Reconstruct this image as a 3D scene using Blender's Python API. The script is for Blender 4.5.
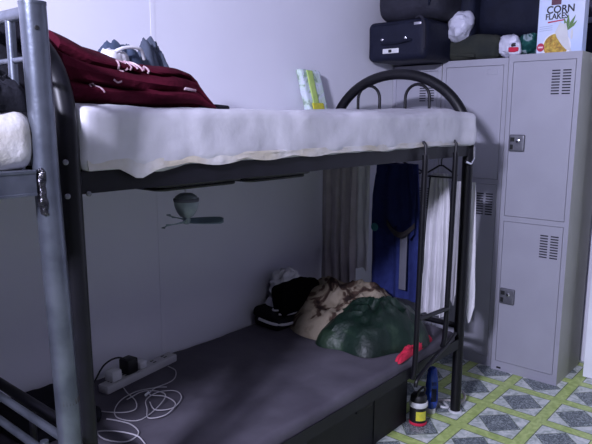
import bpy, bmesh, math, random
from mathutils import Vector, Matrix, noise, Euler
random.seed(7)
PI = math.pi
S = bpy.context.scene
for o in list(bpy.data.objects): bpy.data.objects.remove(o)

# ------------------------------------------------------------------ camera
F, YAW, PITCH, ROLL = 610.0, math.radians(40.7), math.radians(9.7), math.radians(0.2)
fw = Vector((math.cos(YAW)*math.cos(PITCH), math.sin(YAW)*math.cos(PITCH), -math.sin(PITCH)))
rt = Vector((math.sin(YAW), -math.cos(YAW), 0)); up = rt.cross(fw)
r2 = rt*math.cos(ROLL)+up*math.sin(ROLL); u2 = -rt*math.sin(ROLL)+up*math.cos(ROLL)
cd = bpy.data.cameras.new('camera'); cam = bpy.data.objects.new('camera', cd)
S.collection.objects.link(cam); S.camera = cam
m = Matrix((r2, u2, -fw)).transposed().to_4x4(); m.translation = Vector((0, 0, 1.43)); cam.matrix_world = m
cd.sensor_width = 36; cd.lens = F*36/592; cd.clip_start = 0.05

# ------------------------------------------------------------------ light
w = bpy.data.worlds.new('world'); S.world = w; w.use_nodes = True
bg = w.node_tree.nodes['Background']; bg.inputs[0].default_value = (0.55, 0.58, 0.85, 1); bg.inputs[1].default_value = 0.08
def area(name, loc, target, sx, sy, power, col):
    ld = bpy.data.lights.new(name, 'AREA'); ld.shape = 'RECTANGLE'; ld.size = sx; ld.size_y = sy
    ld.energy = power; ld.color = col
    o = bpy.data.objects.new(name, ld); S.collection.objects.link(o); o.location = loc
    o.rotation_euler = (Vector(target)-Vector(loc)).to_track_quat('-Z', 'Y').to_euler()
    return o
area('tube_lamp', (-1.3, 0.42, 2.36), (1.6, 1.4, 1.5), 0.30, 0.12, 150, (0.73, 0.74, 1.0))
area('fill_light', (0.6, -0.6, 2.68), (0.9, 0.2, 0), 0.6, 0.2, 4, (0.78, 0.80, 1.0))  # added weak fill to brighten the wall, stands for no known fixture
vs = S.view_settings
vs.view_transform = 'Standard'; vs.look = 'None'; vs.gamma = 1; vs.use_curve_mapping = False; vs.exposure = 0.18

# ------------------------------------------------------------------ materials
def lin(c):
    return tuple((x/255/12.92 if x/255 <= 0.04045 else ((x/255+0.055)/1.055)**2.4) for x in c)
def mat(name, col, rough=0.6, metal=0.0, col2=None, ns=8.0, bump=0.0, bs=30.0, spec=0.5, detail=4, trans=0.0, sheen=0.0, lo=0.35, hi=0.65):
    m = bpy.data.materials.new(name); m.use_nodes = True
    nt = m.node_tree; N = nt.nodes; L = nt.links; b = N['Principled BSDF']
    a = lin(col)+(1,)
    b.inputs['Roughness'].default_value = rough; b.inputs['Metallic'].default_value = metal
    b.inputs['Specular IOR Level'].default_value = spec
    if trans: b.inputs['Transmission Weight'].default_value = trans
    if sheen: b.inputs['Sheen Weight'].default_value = sheen
    tc = N.new('ShaderNodeTexCoord')
    n = N.new('ShaderNodeTexNoise'); n.inputs['Scale'].default_value = ns; n.inputs['Detail'].default_value = detail
    L.new(tc.outputs['Object'], n.inputs['Vector'])
    r = N.new('ShaderNodeValToRGB'); L.new(n.outputs['Fac'], r.inputs[0])
    r.color_ramp.elements[0].position = lo; r.color_ramp.elements[1].position = hi
    r.color_ramp.elements[0].color = a
    r.color_ramp.elements[1].color = (lin(col2)+(1,)) if col2 else tuple(min(1, x*1.12) for x in a[:3])+(1,)
    L.new(r.outputs[0], b.inputs['Base Color'])
    if bump:
        n2 = N.new('ShaderNodeTexNoise'); n2.inputs['Scale'].default_value = bs; n2.inputs['Detail'].default_value = 5
        L.new(tc.outputs['Object'], n2.inputs['Vector'])
        bp = N.new('ShaderNodeBump'); bp.inputs['Strength'].default_value = bump; bp.inputs['Distance'].default_value = 0.01
        L.new(n2.outputs['Fac'], bp.inputs['Height']); L.new(bp.outputs[0], b.inputs['Normal'])
    return m
M = dict(
    wall=mat('wall_paint', (230, 229, 240), 0.75, ns=3, col2=(226, 225, 237), bump=0.03, bs=60),
    ceil=mat('ceiling_paint', (150, 150, 160), 0.9),
    farwall=mat('far_wall_paint', (120, 118, 130), 0.9),
    trim=mat('joint_strip', (196, 196, 212), 0.6),
    locker=mat('locker_paint', (158, 157, 170), 0.42, ns=5, col2=(163, 162, 175), bump=0.04, bs=90),
    lockside=mat('locker_side_lit', (168, 168, 158), 0.45, ns=4, col2=(160, 160, 150)),  # same locker paint, with the different light on its sides put into the colour
    slot=mat('slot_dark', (38, 38, 48), 0.8),
    plate=mat('lock_plate', (120, 120, 128), 0.4, 0.5, col2=(105, 105, 115), ns=40),
    hole=mat('keyhole_dark', (15, 15, 18), 0.7),
    chrome=mat('chrome', (200, 200, 205), 0.2, 1.0),
    black=mat('black_enamel', (12, 11, 17), 0.42, 0.0, col2=(17, 16, 23), ns=20, spec=0.3),
    blackm=mat('black_rail_enamel', (15, 14, 21), 0.5, col2=(21, 20, 28), spec=0.3, ns=18),
    silver=mat('galvanised_steel', (92, 97, 108), 0.36, 0.8, col2=(118, 123, 134), ns=14, bump=0.05, bs=80),
    rust=mat('weld_scorch', (58, 50, 46), 0.6, 0.4, col2=(110, 96, 84), ns=60),
    weld=mat('weld_metal', (60, 60, 68), 0.25, 0.9, col2=(100, 98, 102), ns=90, bump=0.5, bs=120),
    plastic=mat('white_plastic_wrap', (188, 186, 194), 0.38, ns=9, col2=(206, 204, 212), bump=0.45, bs=11, spec=0.6),
    plasticy=mat('aged_plastic_wrap', (180, 172, 156), 0.4, ns=9, col2=(204, 201, 202), bump=0.5, bs=26, spec=0.6),
    maroon=mat('maroon_fleece', (58, 11, 26), 0.95, ns=14, col2=(74, 17, 34), bump=0.4, bs=60, spec=0.08),
    maroonpale=mat('pale_print', (196, 176, 184), 0.9, ns=60, col2=(150, 110, 124)),
    char=mat('charcoal_sheet', (74, 70, 80), 0.8, ns=5, col2=(90, 86, 96), bump=0.25, bs=16, spec=0.3),
    box=mat('black_board', (26, 26, 30), 0.7, ns=12),
    darkcloth=mat('black_cloth', (24, 24, 30), 0.95, ns=12, bump=0.4, bs=40, spec=0.15),
    greycloth=mat('grey_cloth', (70, 76, 90), 0.95, ns=12, bump=0.4, bs=40, spec=0.15),
    bluegrey=mat('blue_grey_cloth', (62, 72, 92), 0.95, ns=12, bump=0.4, bs=40, spec=0.15),
    whitecloth=mat('white_cloth', (206, 204, 210), 0.85, ns=10, bump=0.3, bs=30, spec=0.2),
    creamcloth=mat('cream_cloth', (190, 184, 182), 0.85, ns=10, bump=0.3, bs=30, spec=0.2),
    curtain=mat('grey_curtain', (176, 168, 174), 0.9, ns=14, col2=(190, 182, 188), bump=0.3, bs=30, spec=0.2),
    jeans=mat('blue_denim', (34, 42, 92), 0.9, ns=30, col2=(41, 50, 104), bump=0.2, bs=90, spec=0.2),
    navy=mat('navy_nylon', (20, 23, 40), 0.6, spec=0.2, ns=12, col2=(26, 29, 47), bump=0.2, bs=60),
    navyd=mat('dark_navy_nylon', (17, 20, 36), 0.7, spec=0.2, ns=12, col2=(22, 26, 44), bump=0.25, bs=40),
    greybag=mat('grey_nylon', (38, 38, 48), 0.7, spec=0.2, ns=10, col2=(46, 46, 57), bump=0.3, bs=40),
    greend=mat('dark_green_nylon', (34, 62, 48), 0.42, ns=12, col2=(44, 76, 58), bump=0.4, bs=24),
    olive=mat('olive_canvas', (30, 35, 34), 0.9, ns=7, col2=(52, 54, 46), bump=0.4, bs=30),
    bagwhite=mat('white_shopping_plastic', (196, 196, 214), 0.35, ns=12, bump=0.5, bs=30),
    red=mat('red_cloth', (196, 34, 66), 0.85, ns=12, bump=0.3, bs=40),
    pvc=mat('white_pvc', (205, 205, 208), 0.4, ns=20),
    strip=mat('power_strip_grey', (176, 174, 178), 0.45, ns=20),
    cord=mat('white_cord', (176, 172, 178), 0.5),
    rubber=mat('black_rubber', (16, 16, 20), 0.5),
    blueb=mat('blue_plastic', (30, 58, 150), 0.25, ns=12, col2=(40, 76, 170)),
    yellow=mat('yellow_print', (216, 206, 60), 0.5, ns=60, col2=(190, 190, 70)),
    fan=mat('fan_plastic', (150, 160, 166), 0.45, ns=30, col2=(130, 142, 150)),
    fanb=mat('fan_blade', (118, 136, 146), 0.4),
    glass=mat('dark_pane', (34, 40, 66), 0.12, ns=6, col2=(74, 70, 84)),
    frame=mat('window_frame_paint', (150, 154, 182), 0.5),
    panel=mat('white_door_paint', (232, 234, 244), 0.5, ns=4),
    blackbag=mat('black_bag_cloth', (7, 7, 10), 1.0, spec=0.05),
    teal=mat('teal_button', (40, 110, 120), 0.4),
    belt=mat('belt_leather', (34, 28, 32), 0.5),
    khaki=mat('grey_khaki', (92, 92, 104), 0.9, ns=20),
)
def camo(name, cols, scale):
    m = bpy.data.materials.new(name); m.use_nodes = True
    nt = m.node_tree; N = nt.nodes; L = nt.links; b = N['Principled BSDF']
    b.inputs['Roughness'].default_value = 0.95; b.inputs['Specular IOR Level'].default_value = 0.15
    tc = N.new('ShaderNodeTexCoord'); n = N.new('ShaderNodeTexNoise')
    n.inputs['Scale'].default_value = scale; n.inputs['Detail'].default_value = 3; n.inputs['Distortion'].default_value = 0.8
    L.new(tc.outputs['Object'], n.inputs['Vector'])
    r = N.new('ShaderNodeValToRGB'); r.color_ramp.interpolation = 'EASE'
    L.new(n.outputs['Fac'], r.inputs[0]); el = r.color_ramp.elements
    while len(el) < len(cols): el.new(0.5)
    for i, (p, c) in enumerate(cols): el[i].position = p; el[i].color = lin(c)+(1,)
    L.new(r.outputs[0], b.inputs['Base Color'])
    n2 = N.new('ShaderNodeTexNoise'); n2.inputs['Scale'].default_value = 40
    L.new(tc.outputs['Object'], n2.inputs['Vector'])
    bp = N.new('ShaderNodeBump'); bp.inputs['Strength'].default_value = 0.4; bp.inputs['Distance'].default_value = 0.01
    L.new(n2.outputs['Fac'], bp.inputs['Height']); L.new(bp.outputs[0], b.inputs['Normal'])
    return m
M['camo'] = camo('camo_cloth', [(0.38, (46, 36, 34)), (0.45, (78, 62, 54)), (0.50, (138, 126, 110)), (0.6, (154, 142, 126))], 9)
M['greenprint'] = camo('green_print_cloth', [(0.3, (9, 26, 20)), (0.54, (13, 36, 26)), (0.62, (36, 56, 40)), (0.68, (10, 30, 22))], 5)
M['greenprint'].node_tree.nodes['Principled BSDF'].inputs['Roughness'].default_value = 0.5
M['greenprint'].node_tree.nodes['Principled BSDF'].inputs['Specular IOR Level'].default_value = 0.5
M['tealbag'] = camo('green_white_plastic', [(0.4, (16, 58, 58)), (0.5, (36, 84, 80)), (0.55, (140, 156, 164)), (0.7, (30, 60, 52))], 14)
M['leafpack'] = camo('leaf_print', [(0.38, (150, 170, 150)), (0.46, (196, 214, 204)), (0.56, (206, 214, 226)), (0.66, (150, 176, 150))], 16)

def floor_mat():
    m = bpy.data.materials.new('patterned_vinyl'); m.use_nodes = True
    nt = m.node_tree; N = nt.nodes; L = nt.links; b = N['Principled BSDF']
    b.inputs['Roughness'].default_value = 0.42
    geo = N.new('ShaderNodeTexCoord'); sep = N.new('ShaderNodeSeparateXYZ'); L.new(geo.outputs['Object'], sep.inputs[0])
    def math_(op, a, bb=None):
        n = N.new('ShaderNodeMath'); n.operation = op
        for i, v in enumerate((a, bb)):
            if v is None: continue
            if isinstance(v, (int, float)): n.inputs[i].default_value = v
            else: L.new(v, n.inputs[i])
        return n.outputs[0]
    def cell(sock, o, p):
        v = math_('DIVIDE', math_('SUBTRACT', sock, o-20*p), p)
        return math_('ABSOLUTE', math_('SUBTRACT', math_('FRACT', v), 0.5))      # 0 centre .. .5 at bands
    u = cell(sep.outputs[0], 2.83, 0.285); v = cell(sep.outputs[1], 0.893, 0.272)
    mx = math_('MAXIMUM', u, v); sm = math_('ADD', u, v)
    n1 = N.new('ShaderNodeTexNoise'); n1.inputs['Scale'].default_value = 22; n1.inputs['Detail'].default_value = 6; n1.inputs['Distortion'].default_value = 1.5
    n2 = N.new('ShaderNodeTexNoise'); n2.inputs['Scale'].default_value = 55; n2.inputs['Detail'].default_value = 4; n2.inputs['Distortion'].default_value = 2.5
    L.new(geo.outputs['Object'], n1.inputs['Vector']); L.new(geo.outputs['Object'], n2.inputs['Vector'])
    def ramp(sock, cs):
        r = N.new('ShaderNodeValToRGB'); L.new(sock, r.inputs[0]); el = r.color_ramp.elements
        el[0].position, el[1].position = cs[0][0], cs[-1][0]
        el[0].color, el[1].color = lin(cs[0][1])+(1,), lin(cs[-1][1])+(1,)
        for p, c in cs[1:-1]:
            e = el.new(p); e.color = lin(c)+(1,)
        return r.outputs[0]
    def mix(f, a, bb):
        n = N.new('ShaderNodeMix'); n.data_type = 'RGBA'; L.new(f, n.inputs[0]); L.new(a, n.inputs[6]); L.new(bb, n.inputs[7]); return n.outputs[2]
    white = ramp(n1.outputs['Fac'], [(0.35, (176, 186, 178)), (0.5, (212, 218, 214)), (0.68, (236, 238, 234))])
    grey = ramp(n2.outputs['Fac'], [(0.36, (70, 80, 84)), (0.5, (112, 122, 126)), (0.62, (176, 184, 184))])
    green = ramp(n1.outputs['Fac'], [(0.35, (170, 192, 108)), (0.65, (204, 220, 140))])
    line = ramp(n1.outputs['Fac'], [(0.35, (84, 104, 70)), (0.65, (120, 136, 94))])
    c = mix(math_('LESS_THAN', sm, 0.385), white, line)
    c = mix(math_('LESS_THAN', sm, 0.37), c, grey)
    c = mix(math_('GREATER_THAN', mx, 0.388), c, line)
    c = mix(math_('GREATER_THAN', mx, 0.405), c, green)
    L.new(c, b.inputs['Base Color'])
    return m
M['floor'] = floor_mat()

# ------------------------------------------------------------------ mesh helpers
ORG = {}
class MB:
    def __init__(s): s.v = []; s.f = []
    def add(s, vs, fs):
        n = len(s.v); s.v += [Vector(p) for p in vs]; s.f += [tuple(i+n for i in f) for f in fs]; return s
    def box(s, x0, x1, y0, y1, z0, z1):
        return s.add([(x0,y0,z0),(x1,y0,z0),(x1,y1,z0),(x0,y1,z0),(x0,y0,z1),(x1,y0,z1),(x1,y1,z1),(x0,y1,z1)],
                     [(0,3,2,1),(4,5,6,7),(0,1,5,4),(1,2,6,5),(2,3,7,6),(3,0,4,7)])
    def tube(s, pts, r, n=12, closed=False, rs=None):
        P = [Vector(p) for p in pts]; k = len(P); vs = []; fs = []
        nrm = None
        for i in range(k):
            if closed: t = (P[(i+1) % k]-P[i-1]).normalized()
            else: t = (P[min(i+1, k-1)]-P[max(i-1, 0)]).normalized()
            if nrm is None:
                a = Vector((0,0,1)) if abs(t.z) < 0.9 else Vector((1,0,0)); nrm = t.cross(a).normalized()
            else:
                nrm = (nrm - t*nrm.dot(t)).normalized()
            bn = t.cross(nrm); rr = rs[i] if rs else r
            for j in range(n):
                an = 2*PI*j/n; vs.append(P[i]+(nrm*math.cos(an)+bn*math.sin(an))*rr)
        for i in range(k if closed else k-1):
            for j in range(n):
                a, b_ = i*n+j, i*n+(j+1) % n; c, d = ((i+1) % k)*n+(j+1) % n, ((i+1) % k)*n+j
                fs.append((a, b_, c, d))
        if not closed:
            fs.append(tuple(reversed(range(n)))); fs.append(tuple(range((k-1)*n, k*n)))
        return s.add(vs, fs)
    def lathe(s, prof, c, n=24, axis='Z'):
        vs = []; fs = []; c = Vector(c)
        for r, z in prof:
            for j in range(n):
                a = 2*PI*j/n; p = (r*math.cos(a), r*math.sin(a), z)
                if axis == 'X': p = (z, r*math.cos(a), r*math.sin(a))
                if axis == 'Y': p = (r*math.cos(a), z, r*math.sin(a))
                vs.append(c+Vector(p))
        for i in range(len(prof)-1):
            for j in range(n): fs.append((i*n+j, i*n+(j+1) % n, (i+1)*n+(j+1) % n, (i+1)*n+j))
        fs.append(tuple(reversed(range(n)))); fs.append(tuple(range((len(prof)-1)*n, len(prof)*n)))
        return s.add(vs, fs)
    def rbox(s, x0, x1, y0, y1, z0, z1, r, res=0.03, disp=None):
        lo = Vector((x0,y0,z0)); hi = Vector((x1,y1,z1)); sz = hi-lo; ctr = (lo+hi)/2
        r = min(r, min(sz)/2*0.999)
        cnt = [max(4, int(sz[i]/res)) for i in range(3)]
        def line(i):
            k = cnt[i]; base = [lo[i]+sz[i]*j/k for j in range(k+1)]
            ex = [lo[i]+r*(1-math.cos(a)) for a in (0.35, 0.75, 1.15, PI/2)] + [hi[i]-r*(1-math.cos(a)) for a in (0.35, 0.75, 1.15, PI/2)]
            a = sorted(set([round(q, 5) for q in base if lo[i]+r*1.05 < q < hi[i]-r*1.05] + [round(q, 5) for q in ex] + [round(lo[i], 5), round(hi[i], 5)]))
            return a
        Ls = [line(i) for i in range(3)]
        bm = bmesh.new()
        for ax in range(3):
            a, b_ = [i for i in range(3) if i != ax]
            for side in (lo[ax], hi[ax]):
                g = []
                for p in Ls[a]:
                    row = []
                    for q in Ls[b_]:
                        c = Vector((0,0,0)); c[ax] = side; c[a] = p; c[b_] = q
                        cl = Vector([min(max(c[i], lo[i]+r), hi[i]-r) for i in range(3)])
                        d = c-cl
                        if d.length > 1e-7: c = cl+d.normalized()*r
                        row.append(bm.verts.new(c))
                    g.append(row)
                for i in range(len(g)-1):
                    for j in range(len(g[0])-1): bm.faces.new((g[i][j], g[i+1][j], g[i+1][j+1], g[i][j+1]))
        bmesh.ops.remove_doubles(bm, verts=bm.verts, dist=0.0002)
        bmesh.ops.recalc_face_normals(bm, faces=bm.faces)
        bm.normal_update()
        if disp:
            new = [(v, disp(v.co.copy(), v.normal.copy())) for v in bm.verts]
            for v, c in new: v.co = c
        bm.verts.ensure_lookup_table()
        s.add([v.co.copy() for v in bm.verts], [tuple(v.index for v in f.verts) for f in bm.faces]); bm.free()
        return s
    def heap(s, cx, cy, z0, ax, ay, h, seed=0, rot=0, amp=0.25, freq=7, fine=0.012, prof=0.55, rings=22, segs=64, tilt=(0, 0), edge=0.12):
        """a crumpled mound lying on z0"""
        vs = []; fs = []
        off = Vector((seed*3.1, seed*1.7, seed*0.9))
        for i in range(rings+1):
            q = i/rings
            for j in range(segs):
                t = 2*PI*j/segs
                e = 1+edge*noise.noise(Vector((math.cos(t)*1.6, math.sin(t)*1.6, 0))+off)*2
                x = ax*q*e*math.cos(t); y = ay*q*e*math.sin(t)
                # squarer outline
                k = 1+0.10*(math.sin(2*t)**2); x *= k; y *= k
                X = cx+x*math.cos(rot)-y*math.sin(rot); Y = cy+x*math.sin(rot)+y*math.cos(rot)
                f = max(0.0, 1-q**2.6)**prof
                p = Vector((X, Y, 0))*freq+off
                z = h*f*(1+amp*noise.noise(p)*1.6+amp*0.5*noise.noise(p*2.3)) + f*fine*(1-abs(noise.noise(p*3.1))*2)
                z += f*(tilt[0]*x+tilt[1]*y)
                z = max(z, 0.001)
                vs.append(Vector((X, Y, z0+z)))
        # centre ring is degenerate: keep it, then close below
        n = segs
        for i in range(rings):
            for j in range(n): fs.append((i*n+j, (i+1)*n+j, (i+1)*n+(j+1) % n, i*n+(j+1) % n))
        b0 = len(vs)
        for j in range(n):
            p = vs[rings*n+j]; vs.append(Vector((p.x, p.y, z0)))
        for j in range(n): fs.append((rings*n+j, b0+j, b0+(j+1) % n, rings*n+(j+1) % n))
        fs.append(tuple(b0+j for j in range(n)))
        return s.add(vs, fs)
    def sheet(s, fn, nu, nv, th=0.004):
        """thick sheet from fn(u,v)->point"""
        P = [[Vector(fn(i/nu, j/nv)) for j in range(nv+1)] for i in range(nu+1)]
        vs = []; fs = []; W = nv+1
        Nn = []
        for i in range(nu+1):
            for j in range(nv+1):
                a = P[min(i+1, nu)][j]-P[max(i-1, 0)][j]; b_ = P[i][min(j+1, nv)]-P[i][max(j-1, 0)]
                c = a.cross(b_); Nn.append(c.normalized() if c.length > 1e-9 else Vector((0,0,1)))
        A = [P[i][j] for i in range(nu+1) for j in range(W)]
        vs = [p+n*th/2 for p, n in zip(A, Nn)]+[p-n*th/2 for p, n in zip(A, Nn)]; o = len(A)
        for i in range(nu):
            for j in range(nv):
                a, b_, c, d = i*W+j, (i+1)*W+j, (i+1)*W+j+1, i*W+j+1
                fs.append((a, b_, c, d)); fs.append((o+d, o+c, o+b_, o+a))
        for i in range(nu):
            for j, fl in ((0, 0), (nv, 1)):
                a, b_ = i*W+j, (i+1)*W+j
                fs.append((a, o+a, o+b_, b_) if not fl else (b_, o+b_, o+a, a))
        for j in range(nv):
            for i, fl in ((0, 1), (nu, 0)):
                a, b_ = i*W+j, i*W+j+1
                fs.append((a, o+a, o+b_, b_) if not fl else (b_, o+b_, o+a, a))
        return s.add(vs, fs)
    def build(s, name, mt, parent=None, smooth=True, bevel=0.0, org=None):
        me = bpy.data.meshes.new(name)
        if parent is not None: o0 = ORG[parent.name]
        else:
            xs = [p.x for p in s.v]; ys = [p.y for p in s.v]; zs = [p.z for p in s.v]
            o0 = Vector(org) if org is not None else Vector(((min(xs)+max(xs))/2, (min(ys)+max(ys))/2, min(zs)))
        me.from_pydata([p-o0 for p in s.v], [], s.f)
        bm = bmesh.new(); bm.from_mesh(me)
        bmesh.ops.remove_doubles(bm, verts=bm.verts, dist=1e-6)
        bmesh.ops.recalc_face_normals(bm, faces=bm.faces)
        if bevel:
            ed = [e for e in bm.edges if len(e.link_faces) == 2 and e.calc_face_angle(0) > 0.6]
            bmesh.ops.bevel(bm, geom=ed, offset=bevel, segments=2, affect='EDGES', profile=0.5)
        bm.to_mesh(me); bm.free(); me.validate()
        me.materials.append(M[mt] if isinstance(mt, str) else mt)
        o = bpy.data.objects.new(name, me); S.collection.objects.link(o)
        if parent is not None: o.parent = parent
        else: o.location = o0
        ORG[o.name] = o0
        if smooth:
            for p in me.polygons: p.use_smooth = True
            try: me.set_sharp_from_angle(angle=math.radians(40))
            except Exception: pass
        return o
def thing(name, label, cat, loc, group=None):
    o = bpy.data.objects.new(name, None); S.collection.objects.link(o); o.location = loc
    o.empty_display_size = 0.05
    ORG[o.name] = Vector(loc); o['label'] = label; o['category'] = cat
    if group: o['group'] = group
    return o
def tag(o, label, cat, group=None):
    o['label'] = label; o['category'] = cat
    if group: o['group'] = group
    return o
def struct(o): o['kind'] = 'structure'; return o
def box(*a): return MB().box(*a)
def arc(c, r, a0, a1, n, plane='XY'):
    out = []
    for i in range(n+1):
        t = a0+(a1-a0)*i/n; p, q = r*math.cos(t), r*math.sin(t)
        out.append({'XY': (c[0]+p, c[1]+q, c[2]), 'YZ': (c[0], c[1]+p, c[2]+q), 'XZ': (c[0]+p, c[1], c[2]+q)}[plane])
    return out
def smooth_path(pts, n=8):
    P = [Vector(p) for p in pts]; out = []
    for i in range(len(P)-1):
        p0, p1, p2, p3 = P[max(i-1, 0)], P[i], P[i+1], P[min(i+2, len(P)-1)]
        for k in range(n):
            t = k/n
            out.append(0.5*((2*p1)+(-p0+p2)*t+(2*p0-5*p1+4*p2-p3)*t*t+(-p0+3*p1-3*p2+p3)*t**3))
    out.append(P[-1]); return out
def text(name, body, size, mt, parent, origin, right, upv, ext=0.0006, bold=0.0, sx=1.0):
    """lettering as mesh, laid with its baseline start at origin"""
    cu = bpy.data.curves.new(name, 'FONT'); cu.body = body; cu.size = size; cu.extrude = ext; cu.offset = bold
    to = bpy.data.objects.new(name, cu); S.collection.objects.link(to)
    dg = bpy.context.evaluated_depsgraph_get(); me = bpy.data.meshes.new_from_object(to.evaluated_get(dg))
    bpy.data.objects.remove(to)
    r = Vector(right).normalized(); u = Vector(upv).normalized(); n = r.cross(u)
    o0 = ORG[parent.name]
    for v in me.vertices:
        v.co = Vector(origin)+r*v.co.x*sx+u*v.co.y+n*v.co.z-o0
    me.materials.clear(); me.materials.append(M[mt] if isinstance(mt, str) else mt)
    o = bpy.data.objects.new(name, me); S.collection.objects.link(o); o.parent = parent; ORG[o.name] = o0
    return o
def wr(amp, freq, seed=0, ridged=True, extra=None):
    off = Vector((seed*2.3, seed*5.1, seed*1.3))
    def f(co, n):
        p = co*freq+off
        d = noise.noise(p)*amp*1.2
        if ridged: d += (0.5-abs(noise.noise(p*2.1)))*amp
        c = co+n*d
        return extra(c, n) if extra else c
    return f

# ------------------------------------------------------------------ the room
XL, XR, YN, YB, ZC = -4.6, 3.75, -2.0, 2.06, 2.75
struct(box(XL, XR, YN, YB, -0.06, 0).build('floor', 'floor', smooth=False, org=(0, 0, 0)))
struct(box(XL, XR, YN, YB, ZC, ZC+0.06).build('ceiling', 'ceil', smooth=False))
struct(box(XL, XR, YB, YB+0.08, 0, ZC).build('wall_back', 'wall', smooth=False))
struct(box(XR, XR+0.08, YN, YB, 0, ZC).build('wall_end', 'wall', smooth=False))
struct(box(XL-0.08, XL, YN, YB, 0, ZC).build('wall_left', 'farwall', smooth=False))
struct(box(XL, XR, YN-0.08, YN, 0, ZC).build('wall_near', 'farwall', smooth=False))
struct(box(1.515, 1.535, YB-0.0015, YB, 0, ZC).build('trim_1', 'wall', smooth=False))
# window high in the end wall behind the cereal box
wf = MB()
wf.box(XR-0.03, XR, 1.085, 1.125, 1.70, 2.45).box(XR-0.03, XR, 0.30, 0.34, 1.70, 2.45).box(XR-0.03, XR, 0.34, 1.085, 2.41, 2.45).box(XR-0.03, XR, 0.34, 1.085, 1.70, 1.74)
wf.box(XR-0.025, XR, 0.34, 1.085, 1.955, 1.985)
wo = struct(wf.build('window_1', 'frame', smooth=False, bevel=0.003))
box(XR-0.006, XR-0.001, 0.34, 1.085, 1.74, 2.41).build('window_pane', 'glass', wo, smooth=False)
# white door leaf standing right of the lockers
struct(box(3.50, 3.545, -0.05, 0.885, 0.004, 2.05).build('door_1', 'panel', smooth=False, bevel=0.003))

# ------------------------------------------------------------------ lockers
def louvre(t, x, yc, zt, par, scale=1.0):
    for cdy in (-1, 1):
        mb = MB()
        for k in range(9):
            z = zt-k*0.0145*scale
            mb.box(x-0.002, x+0.0005, yc+cdy*0.027-0.020, yc+cdy*0.027+0.020, z-0.0032, z+0.0032)
        mb.build('louvre', 'slot', par, smooth=False)
def lock(x, yc, zc, par):
    p = MB().rbox(x-0.016, x-0.001, yc-0.042, yc+0.042, zc-0.045, zc+0.045, 0.012, 0.03).build('lock_plate', 'plate', par)
    box(x-0.0175, x-0.0155, yc+0.012, yc+0.034, zc+0.008, zc+0.030).build('slot', 'hole', p, smooth=False)
    box(x-0.0175, x-0.0155, yc+0.018, yc+0.034, zc-0.034, zc-0.008).build('slot', 'hole', p, smooth=False)
    MB().lathe([(0.004, -0.024), (0.010, -0.022), (0.010, -0.014), (0.012, -0.012)], (x, yc-0.008, zc+0.012), 16, 'X').build('keyhole', 'chrome', p)
def make_locker(label, x, y0, y1, h, zmid, depth=0.40, vents=True):
    t = thing('steel_locker', label, 'locker', (x+depth/2, (y0+y1)/2, 0), 'grey steel lockers along the end wall')
    # carcass with two door openings
    ys = [y0, y0+0.024, y1-0.024, y1]; zs = [0, 0.055, zmid-0.014, zmid+0.014, h-0.036, h]; q = 0.02
    b = MB()
    for i in range(3):
        for j in range(5):
            ya, yb, za, zb = ys[i], ys[i+1], zs[j], zs[j+1]
            if i == 1 and j in (1, 3):
                b.add([(x,ya,za),(x,yb,za),(x,yb,zb),(x,ya,zb),(x+q,ya,za),(x+q,yb,za),(x+q,yb,zb),(x+q,ya,zb)],
                      [(0,1,5,4),(1,2,6,5),(2,3,7,6),(3,0,4,7),(4,5,6,7)])
            else: b.add([(x,ya,za),(x,yb,za),(x,yb,zb),(x,ya,zb)], [(0,1,2,3)])
    X = x+depth
    b.add([(x,y0,0),(X,y0,0),(X,y1,0),(x,y1,0),(x,y0,h),(X,y0,h),(X,y1,h),(x,y1,h)], [(0,1,5,4),(1,2,6,5),(2,3,7,6),(4,5,6,7),(0,3,2,1)])
    bo = b.build('body', 'locker', t, smooth=False); bo.data.materials.append(M['lockside'])
    for p in bo.data.polygons:
        if abs(p.normal.y) > 0.9 and p.area > 0.2: p.material_index = 1
    for (za, zb, zl, zv) in ((zmid+0.0162, h-0.0382, 1.30, h-0.09), (0.0572, zmid-0.0162, 0.448, zmid-0.07)):
        d = box(x-0.001, x+0.013, y0+0.0262, y1-0.0262, za, zb).build('door', 'locker', t, smooth=False, bevel=0.0015)
        yc = y0+0.092
        if vents or za < 0.5: louvre(t, x-0.001, yc, zv, d)
        else: MB().rbox(x-0.003, x+0.002, y0+0.06, y0+0.115, 1.665, 1.695, 0.001, 0.02).build('name_plate', 'locker', d)
        lock(x-0.001, y1-0.073, zl, d)
    return t
L1 = make_locker('grey two-door steel locker at the right, nearest the white door, cereal box on top', 3.28, 0.958, 1.326, 1.762, 0.885)
MB().box(3.278, 3.2815, 1.268, 1.292, 0.012, 0.022).build('vent_hole', 'hole', L1, smooth=False)
make_locker('grey steel locker in the middle, just left of the cereal-box locker', 3.30, 1.336, 1.724, 1.752, 1.08, vents=False)
make_locker('grey steel locker in the corner, beneath the navy suitcase', 3.30, 1.728, 2.056, 1.738, 1.08)

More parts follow.
